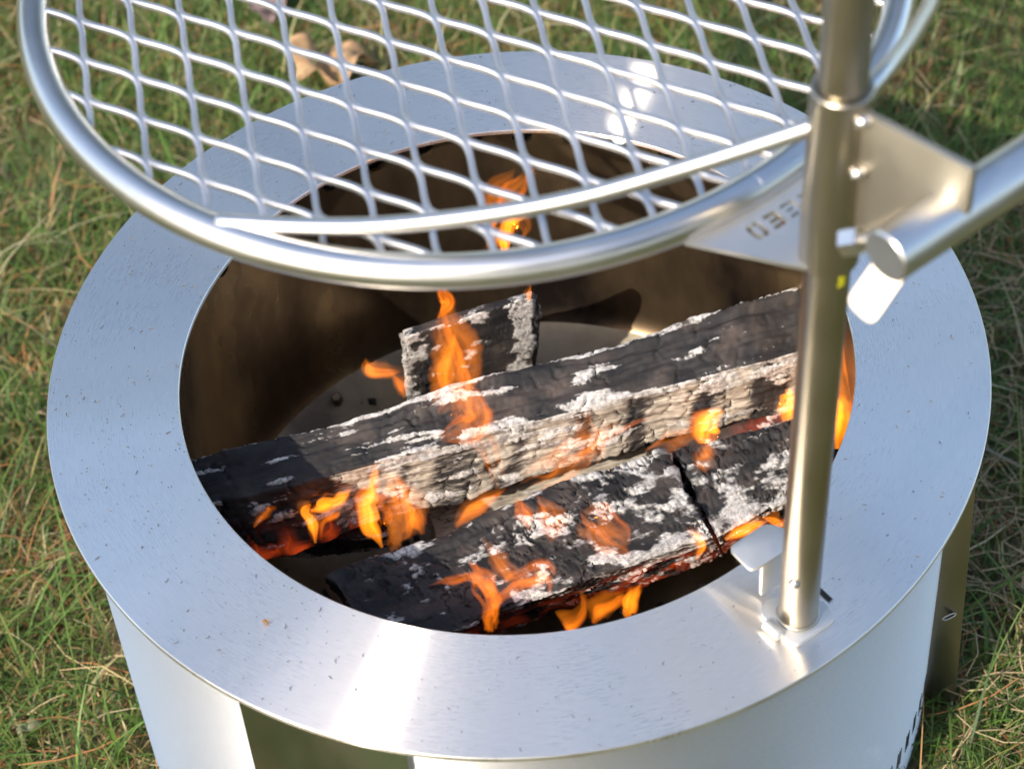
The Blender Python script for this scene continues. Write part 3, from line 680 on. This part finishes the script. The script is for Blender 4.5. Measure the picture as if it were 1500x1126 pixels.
make_log('firewood_log', 'dark burnt log glowing red below the right end of the top log', LG, RG, 80, 90, 7, lambda u, f, t, q: -.5, None, 3, 1.0, 0, (.02, .02), None, (26, 90), 2.2, .0036, lambda u, f, t, q: (f == 0) * .7 * bump_(u, .8, .4))

V, F = [], []
for i in range(260):
    a = random.uniform(0, 2 * math.pi); r_ = .235 * math.sqrt(random.random()); z = -.228 - (WR - .012 - r_) * .057 / (WR - .182) if r_ > .17 else -.287; sz = random.choice((.002, .003, .004, .006, .010)) * random.uniform(.7, 1.4)
    b0 = len(V); c = Vector((r_ * math.cos(a), r_ * math.sin(a), z + sz * .3)); Mx = Matrix.Rotation(random.uniform(0, 6), 3, 'Z') @ Matrix.Rotation(random.uniform(0, 6), 3, 'X')
    for d_ in ((1, 0, 0), (-1, 0, 0), (0, .7, 0), (0, -.7, 0), (0, 0, .6), (0, 0, -.6)): V.append(c + Mx @ Vector(d_) * sz * random.uniform(.6, 1.1))
    for f in ((0, 2, 4), (2, 1, 4), (1, 3, 4), (3, 0, 4), (2, 0, 5), (1, 2, 5), (3, 1, 5), (0, 3, 5)): F.append(tuple(b0 + k for k in f))
me = pymesh('charcoal', V, F)
ashv = np.repeat(rng.choice([0., .15, .5, 1.], 260, p=[.4, .25, .2, .15]), 6).astype(np.float32)
for nm, dat in (('ash', ashv), ('wood', ashv * 0), ('crack', ashv * 0), ('ember', ashv * 0)):
    at_ = me.attributes.new(nm, 'FLOAT', 'POINT'); at_.data.foreach_set('value', dat)
at_ = me.attributes.new('logco', 'FLOAT_VECTOR', 'POINT'); at_.data.foreach_set('vector', np.array([tuple(v) for v in V], np.float32).reshape(-1))
o = link('charcoal_bits', me, M_wood); o['kind'] = 'stuff'; o['label'] = 'loose charcoal crumbs and ash on the floor of the fire pit'
# ------------------------------------------------------------------ flames
def tongue(P, W, thick, wig, seed, seg=32):
    """one closed tongue along the path P with half widths W: a lens in section, thinning to its edges"""
    n = len(P); V, F = [], []; B0 = None
    for i, p in enumerate(P):
        T = (P[min(i + 1, n - 1)] - P[max(i - 1, 0)]).normalized()
        B = T.cross(Vector(-CF)).normalized(); D = B.cross(T).normalized()
        wd = W[i] * (1 + wig * noise.noise(Vector((i * .13, seed, 1.3)))); sh = wig * wd * 1.5 * noise.noise(Vector((i * .11, seed, 7.7)))
        for q in range(seg):
            a = 2 * math.pi * q / seg; c_ = math.cos(a); s2 = math.sin(a)
            ex = 2.4 + (1.0 if c_ > 0 else -1.0) * 1.6 * noise.noise(Vector((seed * 1.7, i * .04, 2.2)))
            fil = 1 + .75 * noise.noise(Vector((c_ * 2.6, i * .05, seed + 3.3)))
            V.append(p + B * (c_ * wd * 1.25 + sh) + D * (math.copysign(abs(s2) ** max(1.1, ex), s2) * wd * thick * fil))
    for i in range(n - 1):
        for q in range(seg):
            l = (q + 1) % seg; F.append((i * seg + q, i * seg + l, (i + 1) * seg + l, (i + 1) * seg + q))
    F.append(tuple(range(seg))[::-1]); F.append(tuple((n - 1) * seg + q for q in range(seg)))
    me = pymesh('flame', V, F); bm = bmesh.new(); bm.from_mesh(me)
    if bm.calc_volume(signed=True) < 0: bmesh.ops.reverse_faces(bm, faces=bm.faces)
    bm.to_mesh(me); bm.free(); return me
def flame(label, pts, m, thick=.8, wig=.25, seed=0):
    """pts: (x, y, z, half width in px) from root to tip"""
    P = catmull([at(x, y, z) for x, y, z, _ in pts], 12); n = len(P); wpx = [q[3] for q in pts]; W = []
    for i in range(n):
        s = i / (n - 1) * (len(wpx) - 1); k = min(int(s), len(wpx) - 2); fr = s - k; sm = fr * fr * (3 - 2 * fr)
        W.append((wpx[k] * (1 - sm) + wpx[k + 1] * sm) * .00050)
    wide = max(wpx) >= 11
    if not wide:
        o = link('flame', tongue(P, W, thick, wig, seed), m, None, True)
        link('flame_veil', tongue([p + Vector((0, .002, .001)) for p in P], [x * 1.7 for x in W], thick * .8, wig * 1.6, seed + 50), M_fr, o, True)
    else:
        o = None; ns = 5 if max(wpx) > 22 else 3
        for j in range(ns):
            off = (j / (ns - 1) - .5) * 1.5; Q = []
            i0, i1 = int(n * random.uniform(0, .18)), int(n * random.uniform(.72, 1.0)); 
            if j == ns // 2: i0, i1 = 0, n
            for i in range(i0, i1):
                T = (P[min(i + 1, n - 1)] - P[max(i - 1, 0)]).normalized(); B = T.cross(Vector(-CF)).normalized()
                Q.append(P[i] + B * W[i] * (off + .55 * noise.noise(Vector((i * .10, j * 5.1, seed)))) + Vector((0, random.uniform(0, .0001), 0)) + Vector((0, .006, .004)) * noise.noise(Vector((j * 3.3, seed, 4))))
            nq = len(Q); w2 = [max(.0004, max(W) * random.uniform(.9, 1.1) * (.20 + .26 * ((j * 7 + int(seed)) % 3) / 2) * math.sin(math.pi * (.06 + .93 * k / (nq - 1))) ** .8) for k in range(nq)]
            if m is not M_fr and j == ns // 2: w2 = [x * (.8 if m is M_fy else .65) for x in W]
            mm = (M_fo if (j + int(seed)) % 3 == 0 else M_fr) if m is M_fr else (m if j == ns // 2 else M_fo)
            if o is None: o = link('flame', tongue(Q, w2, thick * .8, wig, seed + j), mm, None, True)
            else: link('flame_strand', tongue(Q, w2, thick * .8, wig, seed + j), mm, o, True)
    return tag(o, label, 'flame', 'flames among the logs')
FL = [
 ('leaning yellow flame tip under the left end of the top log', [(455, 745, -0.115, 4), (478, 738, -0.105, 14), (498, 728, -0.100, 11), (516, 712, -0.095, 1)], M_fy),
 ('small forked flame below the leaning tip at left', [(462, 795, -0.125, 2), (458, 770, -0.120, 7), (448, 750, -0.115, 7), (455, 738, -0.110, 2)], M_fy),
 ('thin orange wisp at the far left under the top log', [(405, 765, -0.125, 1), (422, 742, -0.120, 4), (445, 728, -0.115, 3), (470, 724, -0.110, 1)], M_fo),
 ('thin low flame right of the forked flame at left', [(470, 790, -0.125, 1), (474, 765, -0.120, 4), (490, 755, -0.115, 5), (500, 748, -0.110, 1)], M_fo),
 ('tall curved yellow flame in the gap left of centre', [(560, 800, -0.120, 3), (543, 765, -0.110, 16), (540, 735, -0.105, 15), (548, 705, -0.100, 8), (550, 672, -0.095, 1)], M_fy),
 ('wide faint orange flame right of the tall curved one', [(570, 800, -0.125, 12), (590, 765, -0.115, 38), (585, 730, -0.105, 32), (575, 700, -0.095, 12), (560, 690, -0.090, 2)], M_fr),
 ('narrow orange flame beside the wide faint one', [(618, 775, -0.120, 6), (612, 755, -0.115, 16), (600, 735, -0.110, 8), (592, 715, -0.105, 1)], M_fo),
 ('broad translucent flame in front of the upright wedge', [(640, 600, -.085, 14), (660, 565, -.075, 34), (668, 520, -.06, 32), (655, 480, -.05, 16), (650, 450, -.04, 9), (642, 425, -.03, 2)], M_fr),
 ('bright streak inside the flame before the upright wedge', [(655, 580, -.085, 5), (650, 545, -.075, 9), (662, 510, -.065, 6), (668, 485, -.06, 1)], M_fo),
 ('second bright streak inside the flame before the upright wedge', [(688, 585, -.085, 4), (680, 550, -.075, 11), (668, 515, -.065, 6), (664, 490, -.06, 1)], M_fo),
 ('red flame rising behind the upright wedge towards the grate', [(640, 470, -.09, 4), (656, 445, -.06, 12), (648, 425, -.04, 9), (652, 400, -.02, 2)], M_fo),
 ('bright yellow flame seen through the grate', [(738, 368, .0, 8), (736, 345, .02, 13), (748, 328, .03, 14), (768, 316, .035, 4)], M_fy),
 ('faint red flame curling up behind the grate arm', [(720, 368, .0, 14), (735, 330, .03, 27), (745, 285, .06, 24), (765, 258, .075, 16), (785, 240, .08, 4)], M_fr),
 ('orange lick beside the yellow flame under the grate', [(760, 350, .0, 8), (768, 330, .02, 12), (745, 300, .045, 16), (722, 285, .055, 6), (712, 280, .06, 1)], M_fr),
 ('tiny flame on the tip of the upright wedge', [(774, 442, -.06, 2), (775, 432, -.055, 4), (777, 418, -.05, 1)], M_fy),
 ('short horizontal orange flame left of the upright wedge', [(536, 528, -.14, 1), (543, 545, -.135, 8), (566, 547, -.13, 7), (592, 543, -.125, 1)], M_fo),
 ('small orange flame at the foot of the upright wedge', [(592, 582, -.13, 3), (587, 566, -.125, 7), (578, 555, -.12, 4), (572, 548, -.115, 1)], M_fo),
 ('faint flame lying on the middle of the top log', [(640, 640, -.088, 8), (690, 620, -.083, 34), (695, 595, -.078, 26), (690, 570, -.07, 10), (686, 555, -.066, 1)], M_fr),
 ('orange tongue crossing the pale face left of centre', [(735, 735, -.14, 6), (725, 695, -.125, 14), (715, 660, -.105, 15), (690, 625, -.09, 11), (684, 590, -.078, 2)], M_fr),
 ('long orange flame sweeping along the pale face of the top log', [(762, 705, -.14, 10), (800, 690, -.132, 24), (835, 668, -.122, 18), (885, 636, -.108, 11), (930, 616, -.1, 7), (965, 606, -.096, 1)], M_fr),
 ('soft yellow glow flame at the gap under the pale face', [(770, 720, -.13, 6), (800, 708, -.125, 12), (835, 690, -.12, 13), (862, 672, -.115, 7), (868, 660, -.11, 2)], M_fr),
 ('bright yellow wedge flame right of centre between the logs', [(1037, 662, -.125, 1), (1034, 645, -.118, 11), (1036, 625, -.112, 22), (1050, 608, -.108, 12), (1062, 600, -.105, 1)], M_fy),
 ('dim orange flame left of the bright wedge flame', [(945, 660, -.13, 4), (980, 650, -.125, 22), (1010, 632, -.118, 16), (1028, 618, -.112, 4)], M_fr),
 ('thin faint flame below the bright wedge flame', [(1022, 700, -.115, 2), (1030, 680, -.112, 10), (1036, 660, -.11, 8), (1040, 645, -.108, 1)], M_fr),
 ('round orange flame half hidden behind the post', [(1150, 625, -.13, 6), (1158, 600, -.12, 20), (1158, 580, -.115, 16), (1150, 570, -.11, 2)], M_fy),
 ('round yellow flame just right of the post', [(1225, 655, -.13, 8), (1228, 620, -.12, 22), (1226, 595, -.112, 18), (1220, 578, -.108, 3)], M_fy),
 ('wide dim red flame against the wall right of the post', [(1225, 640, -.13, 10), (1232, 590, -.11, 34), (1234, 540, -.09, 26), (1228, 500, -.07, 10), (1222, 470, -.06, 2)], M_fr),
 ('orange flame standing on the front log, its stem down to the rim', [(717, 930, -.085, 10), (720, 905, -.085, 13), (718, 880, -.085, 14), (705, 855, -.085, 15), (695, 838, -.084, 9), (687, 824, -.083, 1)], M_fo),
 ('left lick of the flame standing on the front log', [(715, 880, -.085, 8), (695, 852, -.083, 11), (665, 850, -.083, 9), (628, 862, -.085, 1)], M_fo),
 ('right hooked lick of the flame on the front log', [(722, 880, -.085, 8), (748, 858, -.082, 13), (780, 843, -.08, 17), (800, 838, -.078, 14), (806, 852, -.08, 5), (806, 868, -.08, 1)], M_fo),
 ('thin red wisp above the flame on the front log', [(750, 850, -.082, 7), (735, 830, -.08, 8), (722, 812, -.078, 5), (706, 790, -.076, 1)], M_fr),
 ('small orange patch of flame high on the front log', [(775, 775, -.09, 4), (768, 755, -.088, 14), (760, 738, -.086, 9), (757, 725, -.085, 1)], M_fo),
 ('faint flame spread over the upper middle of the front log', [(810, 790, -.09, 6), (805, 760, -.088, 24), (795, 738, -.085, 12), (785, 725, -.083, 1)], M_fr),
 ('faint red sheet of flame on the ashy right half of the front log', [(925, 810, -.09, 4), (900, 785, -.088, 26), (870, 760, -.085, 28), (850, 740, -.083, 6)], M_fr),
 ('yellow flame hanging below the front log near the rim', [(924, 903, -.10, 3), (922, 890, -.098, 13), (930, 870, -.096, 9), (940, 852, -.094, 1)], M_fy),
 ('curved flame licking up the end of the front log near the rim', [(830, 922, -.09, 10), (850, 905, -.088, 6), (855, 885, -.086, 4), (850, 868, -.084, 1)], M_fo),
 ('thin flame left of the hanging yellow flame near the rim', [(868, 912, -.1, 4), (880, 895, -.098, 9), (905, 880, -.095, 7), (915, 868, -.092, 1)], M_fo),
 ('narrow flame in the crack at the right end of the front log', [(1020, 820, -.105, 2), (1028, 800, -.1, 6), (1020, 785, -.098, 5), (1006, 775, -.096, 1)], M_fy),
 ('long low flame under the right log piece behind the bracket tab', [(1062, 790, -.1, 3), (1085, 778, -.098, 9), (1105, 770, -.096, 8), (1125, 762, -.094, 1)], M_fy),
 ('small flame just left of the post above the bracket tab', [(1118, 757, -.1, 2), (1136, 765, -.098, 6), (1152, 770, -.096, 3)], M_fy),
]
FL += [
 ('low orange flame in the gap between the top log and the front log', [(668, 772, -.13, 3), (690, 752, -.125, 9), (715, 735, -.12, 8), (742, 716, -.115, 1)], M_fo),
 ('faint flame rising off the pale face at the middle of the top log', [(860, 690, -.125, 8), (866, 660, -.11, 20), (856, 625, -.095, 14), (862, 590, -.085, 1)], M_fr),
 ('small flame at the left end under the top log against the rim', [(372, 772, -.12, 2), (388, 752, -.115, 6), (400, 738, -.11, 4), (418, 724, -.105, 1)], M_fo),
]
for i, (lab, pts, m) in enumerate(FL): flame(lab, pts, m, seed=i * 3.7)

# ------------------------------------------------------------------ small things
V, F = [], []                                      # lint and ash specks blown over the rim
for i in range(650):
    a = random.uniform(0, 2 * math.pi) if random.random() < .5 else random.gauss(math.pi, .8); r_ = random.uniform(RI + .002, RO - .003); L = random.choice((.0008, .0008, .001, .0012, .0014, .0026, .0042)) * random.uniform(.6, 1.1); h = random.uniform(0, 6.28); wd = random.uniform(.0002, .00045)
    cv = random.uniform(-1.2, 1.2); c = Vector((r_ * math.cos(a), r_ * math.sin(a), .0003)); b0 = len(V)
    for k in range(4):
        t_ = k / 3 - .5; an = h + cv * t_; p = c + Vector((math.cos(an), math.sin(an), 0)) * L * t_; nn = Vector((-math.sin(an), math.cos(an), 0)) * wd * (1.1 - abs(t_))
        V += [p - nn, p + nn, p + Vector((0, 0, .0005))]
    for k in range(3):
        for e in range(3): F.append((b0 + k * 3 + e, b0 + k * 3 + (e + 1) % 3, b0 + k * 3 + 3 + (e + 1) % 3, b0 + k * 3 + 3 + e))
    F.append((b0, b0 + 1, b0 + 2)); F.append((b0 + 9, b0 + 11, b0 + 10))
o = link('ash_specks', recalc(pymesh('specks', V, F)), M_speck); o['kind'] = 'stuff'; o['label'] = 'dark ash specks and lint scattered over the steel rim'
def leaf(name, label, c, size, rot, colr, crumple, lobes=5, pitch=0.0):
    m, t, b = mat('dry_' + name); tc = N(t, 'ShaderNodeTexCoord'); n1 = N(t, 'ShaderNodeTexNoise'); n1.inputs['Scale'].default_value = 90; n1.inputs['Detail'].default_value = 6; t.links.new(tc.outputs['Object'], n1.inputs[0])
    r = ramp(t, n1.outputs['Fac'], [(.3, tuple(x * .6 for x in colr)), (.65, colr)]); t.links.new(r.outputs[0], b.inputs['Base Color']); b.inputs['Roughness'].default_value = .75
    V, F = [], []; nr, na = 9, 48
    for i in range(nr + 1):
        for k in range(na):
            a = 2 * math.pi * k / na; rad = (.55 + .2 * math.cos(a)) * (1 + .16 * math.cos(lobes * a) * min(1, i / 5)) * (1 - .28 * math.sin(a) ** 4)
            s = i / nr * rad * size; x, y = math.cos(a) * s, math.sin(a) * s * .8
            z = crumple * size * noise.noise(Vector((x / size * 2.4, y / size * 2.4, size * 90))) + .25 * size * (i / nr) ** 2 * abs(math.sin(a)) * crumple * 2
            V.append((x, y, z))
    for i in range(nr):
        for k in range(na):
            l = (k + 1) % na; F.append((i * na + k, i * na + l, (i + 1) * na + l, (i + 1) * na + k))
    me = pymesh(name, V, F); o = link(name, me, m, None, True)
    o.matrix_world = Matrix.Translation(c) @ Matrix.Rotation(rot, 4, 'Z') @ Matrix.Rotation(pitch, 4, 'Y')
    sm = o.modifiers.new('thickness', 'SOLIDIFY'); sm.thickness = .0006
    return tag(o, label, 'leaf')
leaf('leaf', 'tan dead oak leaf on the grass behind the pit, seen through the grate', at(465, 98, GZ + .05), .080, .35, (.36, .215, .105), .5, 5, .2)
leaf('leaf', 'dark purplish dead leaf on the grass at the top, seen through the grate', at(394, 15, GZ + .03), .055, 1.6, (.15, .10, .09), .5, 4, -.3)
leaf('leaf', 'pale green broad leaf lying in the grass at the lower left', at(35, 1066, GZ + .02), .018, .2, (.15, .16, .085), .3, 3)
s = leaf('seed_husk', 'tiny brown seed husk lying on the front left of the steel rim', at(387, 911, .0022), .0042, .5, (.28, .16, .07), .5, 3); s['category'] = 'seed husk'
m, t, b = mat('grey_twig'); b.inputs['Base Color'].default_value = (.20, .16, .13, 1); b.inputs['Roughness'].default_value = .85
tw = link('twig', tube(catmull([at(1440, 655, GZ + .03), at(1465, 668, GZ + .035), at(1500, 685, GZ + .03), at(1530, 690, GZ + .02)], 6), [.0016] * 19, 8), m, None, True); tag(tw, 'thin grey forked twig on the grass at the right edge', 'twig')

ADDED_TREE_LABELS = ['added leafy tree out of view beyond the grill handle', 'added leafy tree out of view straight beyond the post', 'added leafy tree out of view straight beyond the grate',
  'added leafy tree out of view beyond the left side of the grate', 'added unseen leafy tree behind the viewer, nearest the sun', 'added unseen leafy tree straight behind the viewer, for the front rim to mirror',
  'added unseen leafy tree behind the viewer on the right', 'added unseen leafy tree far to the right behind the viewer', 'added unseen leafy tree far to the left of the fire pit']
ADDED_TREES = [(60, 10), (82, 9), (104, 10), (126, 10.5), (258, 8), (276, 7.5), (294, 8), (312, 9), (196, 11)]
# ------ unseen trees, added to give the steel something to reflect
M_leafs, t, b = mat('tree_leaves'); tc = N(t, 'ShaderNodeTexCoord'); n1 = N(t, 'ShaderNodeTexNoise'); n1.inputs['Scale'].default_value = 2.2; t.links.new(tc.outputs['Object'], n1.inputs[0])
r = ramp(t, n1.outputs['Fac'], [(.35, (.055, .075, .022)), (.6, (.13, .12, .045))]); t.links.new(r.outputs[0], b.inputs['Base Color']); b.inputs['Roughness'].default_value = .7
M_bark, t, b = mat('tree_bark'); b.inputs['Base Color'].default_value = (.10, .075, .055, 1); b.inputs['Roughness'].default_value = .9
def added_tree_meshes(h, rad):
    V, F = [], []
    for i in range(5200):
        while True:
            p = Vector((random.uniform(-1, 1), random.uniform(-1, 1), random.uniform(-1, 1)))
            if .25 < p.length < 1 + .25 * noise.noise(p * 2.4): break
        c = Vector((p.x * rad, p.y * rad, h * .60 + p.z * h * .42)); sz = random.uniform(.07, .16); q = Matrix.Rotation(random.uniform(0, 6.3), 3, 'Z') @ Matrix.Rotation(random.uniform(-1.2, 1.2), 3, 'X'); b0 = len(V)
        for d_ in ((-1, 0, 0), (0, -.5, .1), (1, 0, 0), (0, .5, .1)): V.append(c + q @ Vector(d_) * sz)
        F.append((b0, b0 + 1, b0 + 2, b0 + 3))
    cr = pymesh('crown', V, F); cr.materials.append(M_leafs)
    tr = tube([(0, 0, -.1), (.05, 0, h * .2), (-.05, .05, h * .45), (.05, 0, h * .8)], [h * .028, h * .02, h * .014, h * .004], 12); tr.materials.append(M_bark)
    return cr, tr
TM = [added_tree_meshes(9, 2.6), added_tree_meshes(7.5, 2.2)]
for i, (az, dist) in enumerate(ADDED_TREES):
    o = thing('tree', ADDED_TREE_LABELS[i], 'tree', group='added trees out of view')
    o.location = (dist * math.cos(R_(az)), dist * math.sin(R_(az)), GZ); o.rotation_euler.z = i * 1.3; k = .9 + .25 * random.random(); o.scale = (k, k, k)
    for nm, me in zip(('crown', 'trunk'), TM[i % 2]):
        c = bpy.data.objects.new(nm, me); COL.objects.link(c); c.parent = o
